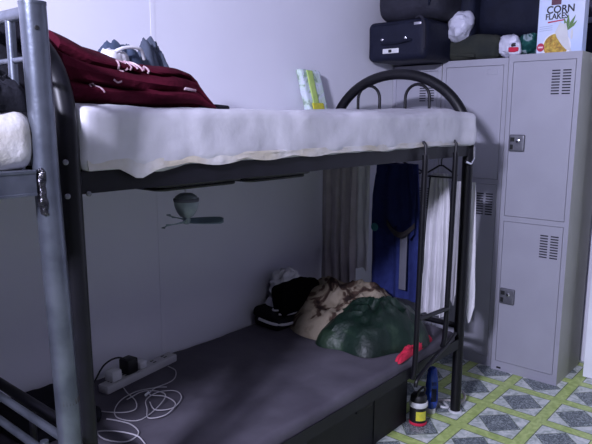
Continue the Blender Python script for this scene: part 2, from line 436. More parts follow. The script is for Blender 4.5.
# ------------------------------------------------------------------ black bunk bed
BX0, BX1, BY0, BY1 = 0.683, 2.655, 1.24, 2.028
bed = thing('bunk_bed', 'black metal bunk bed with arched ends standing against the wall', 'bunk bed', ((BX0+BX1)/2, (BY0+BY1)/2, 0))
def endframe(x, ztop=1.645, lean=0.0, zs=1.34, ex=2.25):
    cy = (BY0+BY1)/2; a = (BY1-BY0)/2; hh = ztop-zs
    pts = [(x, BY0, 0.0), (x, BY0, 0.4), (x, BY0, 0.8), (x, BY0, 1.2)]
    for i in range(33):
        t = PI*(1-i/32); c, s_ = math.cos(t), math.sin(t)
        e = 2/ex
        pts.append((x, cy+a*math.copysign(abs(c)**e, c), zs+hh*abs(s_)**e))
    pts += [(x, BY1, 1.2), (x, BY1, 0.8), (x, BY1, 0.4), (x, BY1, 0.0)]
    pts = [(p[0]+lean*max(0, 1.3-p[2]), p[1], p[2]) for p in pts]
    f = MB().tube(pts, 0.0250, 20).build('end_frame', 'black', bed)
    for yy in (BY0, BY1): MB().lathe([(0.031, 0), (0.033, 0.002), (0.031, 0.007), (0.0265, 0.009)], (x+lean*1.3, yy, 0), 20).build('foot_cap', 'pvc', f)
    # two inner hoops above the deck
    for yc in (1.515, 1.795):
        hp = [(x, yc-0.066, 1.29), (x, yc-0.066, 1.42), (x, yc-0.066, 1.52)]+arc((x, yc, 1.525), 0.066, PI, 0, 12, 'YZ')+[(x, yc+0.066, 1.52), (x, yc+0.066, 1.42), (x, yc+0.066, 1.29)]
        MB().tube(hp, 0.0075, 10).build('hoop', 'black', bed)
    MB().tube([(x, BY0, 1.275), (x, BY1, 1.275)], 0.016, 10).build('crossbar', 'black', bed)
    MB().tube([(x, BY0, 0.36), (x, BY1, 0.36)], 0.016, 10).build('crossbar', 'black', bed)
    zb = 0.69 if x < 1 else 0.44
    MB().tube([(x, BY0, zb), (x, BY1, zb)], 0.014, 10).build('crossbar', 'black', bed)
    for yy in (1.50, 1.76): MB().tube([(x, yy, 0.36), (x, yy, zb)], 0.009, 10).build('spindle', 'black', bed)
endframe(BX0, 1.645, 0.008, 1.37, 2.6); endframe(BX1, 1.642, 0, 1.30, 2.05)
for z0, z1 in ((1.262, 1.312), (0.335, 0.385)):
    for yy, sg in ((BY0-0.012, 1), (BY1+0.008, -1)):
        mb = MB().box(BX0, BX1, yy, yy+0.004, z0, z1)
        mb.box(BX0, BX1, min(yy, yy+sg*0.035), max(yy, yy+sg*0.035), z0, z0+0.004)
        mb.build('side_rail', 'blackm', bed, smooth=False, bevel=0.001)
    box(BX0+0.01, BX1-0.01, BY0+0.0, BY1-0.0, z0+0.008, z0+0.022).build('deck_board', 'box', bed, smooth=False)
    for k in range(6):
        xx = BX0+0.18+k*0.31
        box(xx-0.015, xx+0.015, BY0+0.03, BY1-0.03, z0+0.0001, z0+0.0075).build('deck_slat', 'black', bed, smooth=False)
# bright bracket where rail meets the far post, and rail bolts
MB().tube([(BX1-0.005, BY0-0.030, 1.305), (BX1-0.004, BY0-0.031, 1.25), (BX1-0.03, BY0-0.028, 1.225), (BX1-0.075, BY0-0.024, 1.238)], 0.006, 8).build('bracket', 'chrome', bed)
for bx_, zz, by_ in ((0.036, 1.262, -0.013), (-0.018, 1.335, -0.020), (-0.018, 1.262, -0.020)):
    MB().lathe([(0.003, -0.006), (0.006, -0.004), (0.006, 0)], (BX0+bx_, BY0+by_, zz), 12, 'Y').build('bolt', 'plate', bed)
# ladder on the front rail
lad = MB()
ladx = (2.19, 2.455)
for i, (lx, zb) in enumerate(zip(ladx, (0.335, 0.40))):
    MB().tube(smooth_path([(lx, 1.205, 1.285), (lx, 1.203, 1.24), (lx, 1.206, 1.0), (lx-0.003, 1.208, 0.7), (lx-0.005, 1.212, zb+0.06), (lx-0.006, 1.222, zb)], 4), 0.0118, 10).build('ladder_upright', 'black', bed)
    MB().tube([(lx, 1.203, 1.25), (lx, 1.203, 1.322), (lx, 1.212, 1.334), (lx, 1.236, 1.334)], 0.007, 8).build('ladder_hook', 'blackm', bed)
MB().tube([(ladx[0], 1.206, 0.60), (ladx[1], 1.206, 0.585)], 0.010, 10).build('ladder_rung', 'black', bed)
MB().tube(smooth_path([(ladx[1]+0.12, 1.222, 0.43), (ladx[1]+0.02, 1.212, 0.405), (ladx[1]-0.10, 1.205, 0.385), (ladx[0]+0.02, 1.206, 0.335), (ladx[0], 1.208, 0.30)], 5), 0.009, 8).build('ladder_rung', 'black', bed)

# ------------------------------------------------------------------ mattresses
def mat_up(c, n):
    # slightly swollen top near the wall, sagging lower edge at the near end
    if n.z > 0.3: c.z += 0.012*noise.noise(Vector((c.x*2.2, c.y*2, 3)))+0.012*math.exp(-((c.x-2.35)/0.15)**2)
    if n.z > 0.3: c.z += 0.006*max(0, (1.4-c.x)/0.7)
    if c.x > 2.52 and c.y < 1.5: c.y -= 0.026*min(1, (c.x-2.52)/0.09)*max(0, 1-(c.y-1.22)/0.25); c.x += 0.004
    if c.z < 1.34 and n.y < -0.2: c.z += -0.010*abs(noise.noise(Vector((c.x*6, 0, 9))))-0.012*math.exp(-((c.x-0.92)/0.06)**2); c.y -= 0.006*abs(noise.noise(Vector((c.x*9, 1, 2))))
    return c
um = thing('mattress', 'white plastic-wrapped mattress on the upper deck of the black bunk', 'mattress', (1.68, 1.63, 1.31), 'plastic-wrapped mattresses')
MB().rbox(0.704, 2.632, 1.220, 2.048, 1.312, 1.450, 0.026, 0.022, wr(0.007, 6, 1, True, mat_up)).build('mattress_body', 'plastic', um)
def flap(u, v):
    x = 0.716+u*1.80; z = 1.336-0.018*v-(0.018*abs(noise.noise(Vector((x*5, 0, 4))))+0.026*math.exp(-((x-0.845)/0.04)**2))*v
    return (x, 1.2195-0.005*abs(noise.noise(Vector((x*14, v*3, 1))))-0.004*v*(1+noise.noise(Vector((x*20, 0, 7)))), z)
MB().sheet(flap, 90, 5, 0.003).build('loose_wrap', 'plasticy', um)
lm = thing('mattress', 'charcoal-sheeted mattress on the lower deck of the black bunk', 'mattress', (1.68, 1.63, 0.36))
def lowd(c, n):
    if n.z > 0.3: c.z += 0.004*noise.noise(c*9)+0.006*(0.5-abs(noise.noise(Vector((c.x*5+c.y*7, c.y*3-c.x*2, 2)))))
    return c
MB().rbox(0.718, 2.62, 1.235, 2.045, 0.360, 0.425, 0.024, 0.022, wr(0.004, 7, 5, True, lowd)).build('sheet', 'char', lm)
box(0.85, 2.405, 1.37, 1.95, 0.0, 0.31).build('b', 'box').name = 'under_bed_box'
ub = bpy.data.objects['under_bed_box']; ORG['under_bed_box'] = Vector((1.6275, 1.66, 0))
tag(ub, 'black storage box pushed under the lower bunk', 'storage box')
box(1.98, 2.10, 1.362, 1.372, 0.20, 0.225).build('handle', 'blackm', ub, bevel=0.003)
box(1.55, 1.70, 1.366, 1.372, 0.12, 0.24).build('recess', 'hole', ub, smooth=False)
box(2.12, 2.14, 1.366, 1.371, 0.0, 0.31).build('edge_strip', 'blackm', ub, smooth=False)

# ------------------------------------------------------------------ silver bunk, cut by the left edge
sb = thing('bunk_bed', 'silver tubular steel bunk bed cut off by the left edge', 'bunk bed', (-0.4, 1.5, 0))
SX, SY = 0.575, 1.13
pf = MB().tube([(SX-0.011, SY-0.012, 1.634), (SX-0.001, SY-0.003, 1.32), (SX+0.014, SY, 0.85), (SX+0.022, SY, 0.0)], 0.0240, 28).build('post', 'silver', sb)
MB().tube([(SX-0.0108, SY-0.012, 1.630), (SX-0.011, SY-0.012, 1.6355)], 0.0246, 28).build('post_cap', 'silver', pf)
MB().tube([(SX+0.0138, SY, 0.860), (SX+0.0142, SY, 0.848)], 0.0240, 24).build('weld_ring', 'rust', pf)
MB().lathe([(0.0038, -0.002), (0.0045, 0.0005)], (SX-0.016, SY-0.0335, 1.588), 14, 'Y').build('bolt_hole', 'hole', pf)
def blot(cx, cz, w_, h_, mt, nm, seed, ph=None):
    # a small patch wrapped on the post's round face
    def f(u, v):
        a = ph-w_/2+w_*u
        sx_ = SX-0.010+0.03*(1.645-cz)
        return (sx_+0.0236*math.cos(a), SY+0.0236*math.sin(a), cz+h_*(v-0.5)*(0.6+0.6*abs(noise.noise(Vector((u*4, seed, 0))))))
    MB().sheet(f, 10, 4, 0.0004).build(nm, mt, pf)
base = math.atan2(-SY, -SX)
blot(0, 1.147, 0.28, 0.012, 'plate', 'sticker', 1, base+0.05)
blot(0, 1.410, 0.45, 0.010, 'rust', 'scratch', 3, base+0.1)
sc = [0.8, 0.0]
MB().rbox(SX-0.026, SX-0.010, SY-0.024, SY-0.006, 1.262, 1.335, 0.007, 0.006, wr(0.003, 60, 3)).build('weld_scar', 'weld', pf)
MB().rbox(SX-0.022, SX-0.012, SY-0.024, SY-0.010, 1.245, 1.266, 0.004, 0.006, wr(0.003, 70, 6)).build('weld_scar', 'weld', pf)
MB().tube([(SX, 1.97, 1.645), (SX, 1.97, 0.0)], 0.0255, 16).build('post', 'silver', sb)
for px_ in (-1.32,):
    for yy in (SY, 1.97): MB().tube([(px_, yy, 1.645), (px_, yy, 0.0)], 0.0255, 16).build('post', 'silver', sb)
MB().tube([(SX-0.004, SY, 1.622), (SX-0.004, 1.97, 1.622)], 0.0125, 14).build('end_rail', 'silver', sb)
MB().tube([(SX-0.004, SY, 1.538), (SX-0.004, 1.97, 1.538)], 0.006, 10).build('end_rail', 'silver', sb)
for yy in (1.225, 1.41, 1.60, 1.79): MB().tube([(SX-0.004, yy, 1.615), (SX-0.004, yy, 1.31)], 0.0095, 14).build('end_spindle', 'silver', sb)
for z_ in (0.757, 0.690): MB().tube([(SX+0.014, SY, z_), (SX+0.014, 1.97, z_)], 0.0095, 12).build('lower_end_rail', 'silver', sb)
MB().tube([(SX, 1.215, 0.735), (SX, 1.215, 0.38)], 0.009, 12).build('end_spindle', 'silver', sb)
rl = MB().box(-1.3, SX-0.03, SY-0.022, SY-0.016, 1.288, 1.328).box(-1.3, SX-0.03, SY-0.024, SY+0.02, 1.326, 1.332).box(-1.3, SX-0.03, SY-0.024, SY+0.02, 1.284, 1.290)
rl.build('side_rail', 'silver', sb, smooth=False, bevel=0.001)
box(-1.3, SX-0.03, 1.95, 1.99, 1.284, 1.332).build('side_rail', 'silver', sb, smooth=False)
box(-1.3, SX-0.03, SY+0.01, 1.95, 1.30, 1.318).build('deck_board', 'box', sb, smooth=False)
for yy in (SY, 1.97): box(-1.3, SX-0.03, yy-0.02, yy+0.02, 0.32, 0.36).build('side_rail', 'silver', sb, smooth=False)
box(-1.3, SX-0.03, SY+0.02, 1.95, 0.34, 0.356).build('deck_board', 'box', sb, smooth=False)
sm = thing('mattress', 'yellowed plastic-wrapped mattress on the silver bunk at the left edge', 'mattress', (-0.4, 1.55, 1.33))
MB().rbox(-1.28, SX-0.020, SY-0.010, 1.94, 1.334, 1.436, 0.032, 0.03, wr(0.008, 7, 12)).build('mattress_body', 'plasticy', sm)
dm = MB().rbox(-1.28, SX-0.035, SY+0.03, 1.94, 0.362, 0.44, 0.03, 0.04, wr(0.006, 7, 15)).build('mattress', 'char')
tag(dm, 'dark mattress on the lower deck of the silver bunk', 'mattress')
h1 = MB().heap(0.495, 1.215, 1.440, 0.085, 0.085, 0.070, 4, 0.2, 0.35, 14, 0.02).build('crumpled_clothes', 'darkcloth')
tag(h1, 'dark crumpled clothes heaped on the silver bunk by its end rail', 'clothes')

# ------------------------------------------------------------------ bedding on the upper bunk
def fold_pile(x0, x1, yf, yb, z0, topf, nlay, seed):
    """soft folded blanket: closed surface swept along x"""
    mb = MB(); NX, NA = 90, 96; vs = []; fs = []
    for i in range(NX+1):
        u = i/NX; x = x0+(x1-x0)*u
        endr = min(1, ((1-u)/0.10))**0.5 if u > 0.9 else 1
        h = (topf(x)-z0)*max(endr, 0.12)
        yc = (yf+yb)/2; hw = (yb-yf)/2
        for j in range(NA):
            a = 2*PI*j/NA
            c, s_ = math.cos(a), math.sin(a); e = 0.55
            py = math.copysign(abs(c)**e, c); pz = math.copysign(abs(s_)**e, s_)
            zz = h*(pz+1)/2
            fold = (0.012-0.030*(1-abs(math.sin((zz/max(h, .01))*nlay*PI+0.9*math.sin(x*7+seed)+seed)))**2.5) if abs(c) > 0.3 else 0
            nn = noise.noise(Vector((x*7, a*1.2, seed)))*0.022
            lean = 0.35*zz
            Y = yc+py*(hw+nn+fold)+lean*0.6
            Z = z0+zz+(0.016*noise.noise(Vector((x*8, py*3, seed+4)))*(1 if pz > 0.2 else 0))
            vs.append(Vector((x, Y, max(Z, z0))))
    for i in range(NX):
        for j in range(NA): fs.append((i*NA+j, i*NA+(j+1) % NA, (i+1)*NA+(j+1) % NA, (i+1)*NA+j))
    fs.append(tuple(reversed(range(NA)))); fs.append(tuple(range(NX*NA, (NX+1)*NA)))
    return mb.add(vs, fs)
def interp(tab):
    def f(x):
        if x <= tab[0][0]: return tab[0][1]
        for (a, za), (b_, zb) in zip(tab, tab[1:]):
            if x <= b_: return za+(zb-za)*(x-a)/(b_-a)
        return tab[-1][1]
    return f
mtop = interp([(0.72, 1.640), (0.80, 1.61), (0.88, 1.590), (1.0, 1.568), (1.06, 1.566), (1.10, 1.556), (1.13, 1.53), (1.16, 1.50), (1.20, 1.46)])
mrn = fold_pile(0.722, 1.165, 1.30, 1.72, 1.452, mtop, 3.2, 2).build('folded_blanket', 'maroon')
tag(mrn, 'maroon fleece blanket folded in thick layers on the upper mattress', 'blanket')

# ------------------------------------------------------------------ fabric and small things follow in later sections

# ------------------------------------------------------------------ more on the upper bunk
def dab(name, pts, w_, mt, par, yoff=0.0):
    """a small raised print or stripe following points"""
    return MB().tube(smooth_path(pts, 4), w_, 6).build(name, mt, par)
g = MB().heap(1.06, 1.62, 1.555, 0.080, 0.070, 0.075, 11, 0.3, 0.4, 18, 0.02).build('crumpled_cloth', 'bluegrey')
tag(g, 'black and white crumpled cloth on the left of the maroon blanket', 'cloth')
MB().tube(smooth_path([(0.985, 1.55, 1.592), (1.03, 1.535, 1.622), (1.09, 1.54, 1.626), (1.12, 1.56, 1.60)], 5), 0.005, 8).build('white_edge', 'whitecloth', g)
MB().heap(1.02, 1.56, 1.585, 0.045, 0.03, 0.03, 13, 0.3, 0.4, 18, 0.01).build('white_lining', 'whitecloth', g)
g = MB().heap(1.215, 1.66, 1.53, 0.075, 0.07, 0.12, 17, 0.2, 0.5, 16, 0.02, prof=1.1).build('crumpled_cloth', 'greycloth')
tag(g, 'slate grey cloth bunched into a peak behind the maroon blanket', 'cloth')
g = MB().tube(smooth_path([(1.13, 1.33, 1.462), (1.18, 1.32, 1.460), (1.235, 1.325, 1.457)], 4), 0.007, 8).build('strap', 'darkcloth')
tag(g, 'thin black strap lying on the upper mattress at the blanket foot', 'strap')
# leaf-print packet leaning on the wall
pk = thing('packet', 'green and white leaf-patterned packet propped against the wall on the upper mattress', 'packet', (2.48, 2.0, 1.455))
def pkd(c, n):
    c.y += 0.25*(c.z-1.455)*0.2; c.x += -0.30*(c.z-1.455); return c
MB().rbox(2.415, 2.575, 1.985, 2.025, 1.456, 1.668, 0.014, 0.02, lambda c, n: pkd(c+n*0.003*noise.noise(c*30), n)).build('packet_body', 'leafpack', pk)
MB().rbox(2.455, 2.50, 1.980, 1.990, 1.457, 1.664, 0.004, 0.02, lambda c, n: pkd(c, n)).build('green_band', mat('light_green_print', (166, 196, 110), 0.6, ns=30, col2=(186, 210, 120)), pk)
MB().rbox(2.445, 2.535, 1.979, 1.988, 1.470, 1.505, 0.004, 0.02, lambda c, n: pkd(c, n)).build('yellow_patch', 'yellow', pk)
# pale prints on the blanket's front folds
def front_y(x, z):
    """front surface of the blanket at this height (ray against its mesh)"""
    o0 = ORG['folded_blanket']; hit, loc, n, i = mrn.ray_cast(Vector((x, 1.0, z))-o0, Vector((0, 1, 0)))
    return (loc.y+o0.y) if hit else 1.33
def pr(pts, w_): 
    P = [(x, front_y(x, z)-0.001, z) for x, z in smooth_flat(pts)]
    MB().tube(P, w_, 6).build('pale_print', 'maroonpale', mrn)
def smooth_flat(pts): return [(p.x, p.z) for p in smooth_path([(a, 0, b_) for a, b_ in pts], 4)]
pr([(0.900, 1.560), (0.880, 1.567), (0.870, 1.552), (0.885, 1.540), (0.897, 1.548)], 0.003)
pr([(0.905, 1.545), (0.915, 1.568), (0.925, 1.548)], 0.003)
pr([(0.935, 1.568), (0.938, 1.545), (0.952, 1.556), (0.955, 1.540)], 0.003)
pr([(0.790, 1.500), (0.80, 1.508), (0.812, 1.500), (0.822, 1.488)], 0.0022)
pr([(0.845, 1.518), (0.856, 1.512), (0.866, 1.515)], 0.0022)
pr([(1.055, 1.505), (1.075, 1.503), (1.095, 1.501)], 0.004)
# black jacket over the near arch, behind the silver post
g = MB().rbox(0.600, 0.712, 1.395, 1.93, 1.36, 1.655, 0.045, 0.02, wr(0.012, 9, 22)).build('jacket', 'darkcloth')
tag(g, 'black jacket hung over the end of the bunk behind the silver post', 'jacket')

# ------------------------------------------------------------------ under the deck
def tray(x0, x1, lab, z):
    t = thing('hanging_tray', lab, 'tray', ((x0+x1)/2, 1.37, z), 'black trays slung under the upper deck')
    r = 0.03; y0, y1 = 1.262, 1.44
    pts = arc((x0+r, y0+r, z), r, PI, 1.5*PI, 5)+arc((x1-r, y0+r, z), r, 1.5*PI, 2*PI, 5)+arc((x1-r, y1-r, z), r, 0, PI/2, 5)+arc((x0+r, y1-r, z), r, PI/2, PI, 5)
    MB().tube(pts, 0.0075, 8, closed=True).build('rim', 'rubber', t)
    pts2 = [(p[0], p[1], p[2]-0.014) for p in pts]
    c = ((x0+x1)/2, (y0+y1)/2)
    pts2 = [(c[0]+(p[0]-c[0])*0.92, c[1]+(p[1]-c[1])*0.85, p[2]) for p in pts2]
    MB().tube(pts2, 0.0045, 8, closed=True).build('lower_rim', 'rubber', t)
    box(x0+0.02, x1-0.02, y0+0.02, y1-0.02, z-0.010, z-0.008).build('tray_floor', 'pvc', t, smooth=False)
    for xx in (x0+0.05, x1-0.05): MB().tube([(xx, y0+0.01, z), (xx, y0+0.01, 1.2695)], 0.003, 8).build('hanger', 'rubber', t)
tray(0.935, 1.235, 'flat black tray slung under the upper deck directly above the little fan', 1.2600)
tray(1.262, 1.545, 'flat black tray slung under the upper deck right of the little fan', 1.2590)
fan = thing('mini_fan', 'small grey hanging fan with thin blades under the upper deck', 'fan', (1.215, 1.5, 1.10))
fx, fy = 1.215, 1.5
MB().tube(smooth_path([(fx-0.006, fy, 1.262), (fx+0.006, fy, 1.235), (fx-0.004, fy, 1.222), (fx, fy, 1.190)], 5), 0.0028, 8).build('hook', 'pvc', fan)
MB().lathe([(0.004, 1.196), (0.020, 1.195), (0.034, 1.186), (0.039, 1.172), (0.037, 1.155), (0.031, 1.138), (0.022, 1.124), (0.012, 1.118), (0.012, 1.100), (0.004, 1.097)], (fx, fy, 0), 28).build('motor_housing', 'fan', fan)
MB().lathe([(0.0395, 1.180), (0.0405, 1.176), (0.0395, 1.170)], (fx, fy, 0), 28).build('housing_ring', 'khaki', fan)
for a in (-0.72, 1.35, 3.45):
    d = Vector((math.cos(a), math.sin(a), 0)); s_ = Vector((-d.y, d.x, 0))
    def bl(u, v, d=d, s_=s_):
        wd = 0.010+0.020*math.sin(min(1, u*1.05)*PI*0.72)
        if u > 0.9: wd *= math.sqrt(max(0.02, 1-((u-0.9)/0.1)**2))
        return Vector((fx, fy, 1.108))+d*(0.010+0.105*u)+s_*wd*(v-0.5)*1.6+Vector((0, 0, 0.014*(v-0.5)))
    MB().sheet(bl, 16, 6, 0.002).build('blade', 'fanb', fan)

# ------------------------------------------------------------------ clothes at the far end
def drape(name, x, ya, yb, zt, zb, mt, amp, folds, seed, label=None, cat=None, parent=None, flare=0.0, hem=0.02, th=0.004, taper=0.0, sag=0.0, group=None, topamp=0.4):
    def f(u, v):
        y = yb+(ya-yb)*u; cy = (ya+yb)/2
        y = cy+(y-cy)*(1+flare*v-taper*(1-v)**3)
        a = amp*(topamp+(1-topamp)*v)
        ph = folds*2*PI*u+seed+0.8*noise.noise(Vector((v*1.6, seed, 0)))
        xx = x+a*math.sin(ph)+a*0.5*math.sin(ph*1.7+1.2+seed)+0.01*noise.noise(Vector((u*5, v*4, seed)))
        z = zt+(zb-zt)*v - sag*(4*u*(1-u))*(1-v) + hem*noise.noise(Vector((u*4, 2, seed)))*v
        return (xx, y+0.006*math.cos(ph)*v, z)
    o = MB().sheet(f, 70, 40, th).build(name, mt, parent)
    if label: tag(o, label, cat, group)
    return o
cu_ = drape('hanging_sheet', 2.60, 1.822, 2.045, 1.245, 0.44, 'curtain', 0.013, 4, 1, 'grey pleated sheet hanging in the corner at the far end of the lower bunk', 'curtain', hem=0.01)
jn = thing('trousers', 'dark blue trousers hung over the far end of the lower bunk', 'trousers', (2.70, 1.63, 0.5))
drape('trouser_fabric', 2.690, 1.495, 1.775, 1.205, 0.50, 'jeans', 0.012, 2.2, 3, parent=jn, taper=0.15, hem=0.04, th=0.012, topamp=0.6)
drape('upper_fold', 2.662, 1.50, 1.76, 1.200, 0.86, mat('dark_denim', (26, 34, 78), 0.9, ns=30, bump=0.2, bs=90, spec=0.2), 0.009, 2.1, 5, parent=jn, taper=0.25, hem=0.05, th=0.008)
def beltc(u, v):
    y = 1.655-0.16*u; return (2.638-0.01*math.sin(u*PI), y, 0.905-0.055*math.sin(u*PI)+0.028*(v-0.5))
MB().sheet(beltc, 20, 3, 0.006).build('belt', 'belt', jn)
box(2.655, 2.662, 1.545, 1.585, 0.56, 0.855).build('side_strip', 'khaki', jn, bevel=0.002)
MB().lathe([(0.020, -0.004), (0.022, 0), (0.020, 0.003)], (2.652, 1.738, 0.868), 20, 'X').build('button', 'teal', jn)
tw = thing('towel', 'pale grey towel hanging between the grey sheet and the blue trousers', 'towel', (2.71, 1.82, 0.6))
drape('towel_fabric', 2.625, 1.755, 1.862, 1.19, 0.64, 'whitecloth', 0.008, 1.5, 8, parent=tw, hem=0.02, th=0.006)
# hangers on the far end frame
def hanger(yc, z, w_, lab, x=2.69):
    t = thing('clothes_hanger', lab, 'hanger', (x, yc, z))
    MB().tube(smooth_path([(x, yc, z), (x, yc, z+0.03), (x, yc-0.018, z+0.052), (x, yc-0.004, z+0.066), (x, yc+0.014, z+0.052)], 5), 0.0028, 8).build('hook', 'rubber', t)
    MB().tube([(x, yc-w_, z-0.045), (x, yc-0.01, z), (x, yc+0.01, z), (x, yc+w_, z-0.045), (x, yc+w_-0.01, z-0.055), (x, yc-w_+0.01, z-0.055)], 0.0045, 8, closed=True).build('frame', 'rubber', t)
hanger(1.63, 1.215, 0.13, 'black hanger holding the blue trousers', 2.705)
hanger(1.86, 1.215, 0.055, 'small black hanger above the pale grey towel', 2.66)
hanger(1.39, 1.205, 0.085, 'black hanger holding the white shirt behind the ladder')
sh1 = drape('white_shirt', 2.715, 1.345, 1.478, 1.165, 0.445, 'whitecloth', 0.016, 4.2, 2, 'white pleated shirt hanging behind the ladder, between its two uprights', 'shirt', flare=0.1, hem=0.015, taper=0.35, group='white clothes at the bunk end')
sh2 = drape('white_shirt', 2.735, 1.225, 1.335, 1.13, 0.52, 'whitecloth', 0.012, 2.2, 6, 'white garment hanging right behind the far bunk post', 'shirt', flare=0.35, hem=0.12, taper=0.2, group='white clothes at the bunk end')
MB().tube([(2.718, 1.462, 1.15), (2.700, 1.470, 0.8), (2.698, 1.472, 0.47)], 0.004, 6).build('seam_piping', 'darkcloth', sh1)

# ------------------------------------------------------------------ on the lower bunk
cb = MB().heap(2.37, 1.69, 0.428, 0.27, 0.29, 0.165, 21, 0.4, 0.28, 6, 0.025, prof=0.75, tilt=(0.14, 0.02)).build('camouflage_blanket', 'camo')
tag(cb, 'beige and brown camouflage blanket heaped at the far end of the lower bunk', 'blanket')
gb = MB().heap(2.29, 1.475, 0.430, 0.275, 0.21, 0.165, 33, -0.15, 0.26, 5.5, 0.03, prof=0.8, tilt=(0.14, 0.12)).build('green_sheet', 'greenprint')
tag(gb, 'shiny dark green sheet bundled in front of the camouflage blanket', 'sheet')
rc = MB().heap(2.28, 1.268, 0.426, 0.17, 0.026, 0.024, 5, 0.1, 0.4, 20, 0.01).build('red_cloth', 'red')
tag(rc, 'bright red cloth poking out from under the green sheet', 'cloth')
pl = MB().rbox(2.05, 2.36, 1.83, 1.90, 0.50, 0.655, 0.03, 0.02, wr(0.008, 9, 31, True, lambda c, n: Vector((c.x, c.y+0.15*(c.z-0.44), c.z-0.15*abs(c.x-2.18)*(1 if c.z > 0.55 else 0))))).build('pillow', 'blackbag')
pl.name = 'black_bag'; ORG['black_bag'] = ORG['pillow']
tag(pl, 'plain black bag standing against the wall with a white cap on it', 'bag')
cap = thing('cap', 'white cloth cap resting on top of the black bag', 'cap', (2.22, 1.93, 0.61))
CPX, CPY, CPZ = 2.20, 1.955, 0.612
def capf(u, v):
    a = 2*PI*u; r = 0.082*math.sin(min(v*PI*0.5, PI/2))**0.8; z = 0.075*math.cos(v*PI*0.5)**0.7
    n = 0.022*noise.noise(Vector((math.cos(a)*2.2, math.sin(a)*2.2, v*4)))
    return (CPX+(r+n)*math.cos(a)*1.15, CPY+(r+n)*math.sin(a)*0.8, CPZ+z+n*0.8-0.25*r*math.cos(a)*1.0*(1 if math.cos(a) > 0 else -1.6))
MB().sheet(capf, 48, 16, 0.004).build('crown', 'whitecloth', cap)
def brim(u, v):
    a = PI*0.62+PI*0.62*u; r = 0.080+0.055*v*math.sin(u*PI)
    return (CPX+r*math.cos(a)*1.15, CPY+r*math.sin(a)*0.8, CPZ-0.035-0.075*v*math.sin(u*PI)+0.02*math.cos(a))
MB().sheet(brim, 24, 6, 0.004).build('brim', 'whitecloth', cap)
tr = thing('folded_tracksuit', 'folded black sportswear with white piping at the wall end of the camouflage blanket', 'clothes', (2.13, 1.93, 0.43))
MB().rbox(2.03, 2.30, 1.86, 2.02, 0.430, 0.480, 0.02, 0.02, wr(0.006, 12, 41)).build('lower_fold', 'darkcloth', tr)
MB().rbox(2.02, 2.27, 1.87, 2.02, 0.478, 0.525, 0.02, 0.02, wr(0.006, 12, 43)).build('upper_fold', 'darkcloth', tr)
MB().tube(smooth_path([(2.02, 1.97, 0.475), (2.025, 1.875, 0.468), (2.10, 1.852, 0.455), (2.20, 1.85, 0.455), (2.29, 1.856, 0.47)], 6), 0.007, 8).build('piping', 'whitecloth', tr)
MB().tube(smooth_path([(2.05, 1.868, 0.512), (2.12, 1.86, 0.498), (2.20, 1.86, 0.50), (2.27, 1.87, 0.515)], 6), 0.0045, 8).build('piping', 'whitecloth', tr)
MB().tube(arc((2.055, 1.89, 0.530), 0.016, 0, 2*PI*0.98, 16), 0.0045, 8).build('round_badge', 'whitecloth', tr)
# bunched dark bedding by the near end
g = MB().rbox(0.76, 1.02, 1.72, 2.04, 0.428, 0.478, 0.024, 0.02, wr(0.008, 7, 51)).build('folded_bedding', 'darkcloth')
tag(g, 'dark folded bedding against the wall at the near end of the lower bunk', 'bedding')

# power strip
ps = thing('power_strip', 'grey power strip lying by the wall on the lower bunk', 'power strip', (1.31, 1.93, 0.43))
A = Vector((1.13, 1.902, 0)); B = Vector((1.497, 1.965, 0)); dd = (B-A).normalized(); nn_ = Vector((-dd.y, dd.x, 0))
def on(a, b_, z): return A+dd*a+nn_*b_+Vector((0, 0, z))
def obox(a0, a1, b0, b1, z0, z1, name, mt, par, bev=0.003):
    vs = [on(a, b_, z) for z in (z0, z1) for a, b_ in ((a0, b0), (a1, b0), (a1, b1), (a0, b1))]
    return MB().add(vs, [(0,3,2,1),(4,5,6,7),(0,1,5,4),(1,2,6,5),(2,3,7,6),(3,0,4,7)]).build(name, mt, par, bevel=bev)
Lp = (B-A).length
obox(0, Lp, -0.026, 0.026, 0.430, 0.462, 'strip_body', 'strip', ps, 0.006)
for k, a in enumerate((0.045, 0.115, 0.185, 0.265, 0.325)):
    for bb in (-0.010, 0.006): obox(a-0.012, a+0.004, bb, bb+0.006, 0.4615, 0.4628, 'socket_hole', 'hole', ps, 0)
def plug(name, label, a, mt, hgt, sz, cat='plug', b0=-0.02):
    o = obox(a-sz/2, a+sz/2, b0, b0+sz, 0.4630, 0.463+hgt, name, mt, None, 0.006); tag(o, label, cat); return o
plug('white_plug', 'white charger plug in the left end of the power strip', 0.055, 'pvc', 0.040, 0.046)
plug('black_plug', 'large black adapter in the middle of the power strip', 0.135, 'rubber', 0.058, 0.052)
plug('white_plug', 'small white plug just right of the black adapter', 0.190, 'pvc', 0.030, 0.038)
def cord(name, pts, r, mt, label, cat='cable', grp=None, n=10, head=None):
    o = MB().tube(smooth_path(pts, n), r, 8).build(name, mt); tag(o, label, cat, grp)
    if head:
        h0, h1 = head; MB().tube([h0, h1], r*2.6, 8).build('connector', 'pvc', o)
    return o
Z = 0.4335
cord('black_cable', [(1.27, 1.92, 0.500), (1.22, 1.93, 0.535), (1.17, 1.945, 0.520), (1.13, 1.95, 0.47), (1.09, 1.93, 0.445), (1.04, 1.90, 0.442)], 0.0035, 'rubber', 'black cable arching off the black adapter towards the near post')
cord('white_cable', [(1.435, 1.915, 0.436), (1.43, 1.86, Z), (1.37, 1.80, Z), (1.29, 1.795, Z), (1.22, 1.82, Z), (1.14, 1.80, Z+.002), (1.08, 1.75, Z), (1.06, 1.69, Z), (1.10, 1.63, Z), (1.20, 1.66, Z+.004), (1.27, 1.72, Z+.004), (1.235, 1.79, Z+.006), (1.15, 1.78, Z+.006)], 0.0019, 'cord', 'thin white cable looping from the right end of the power strip', grp=None)
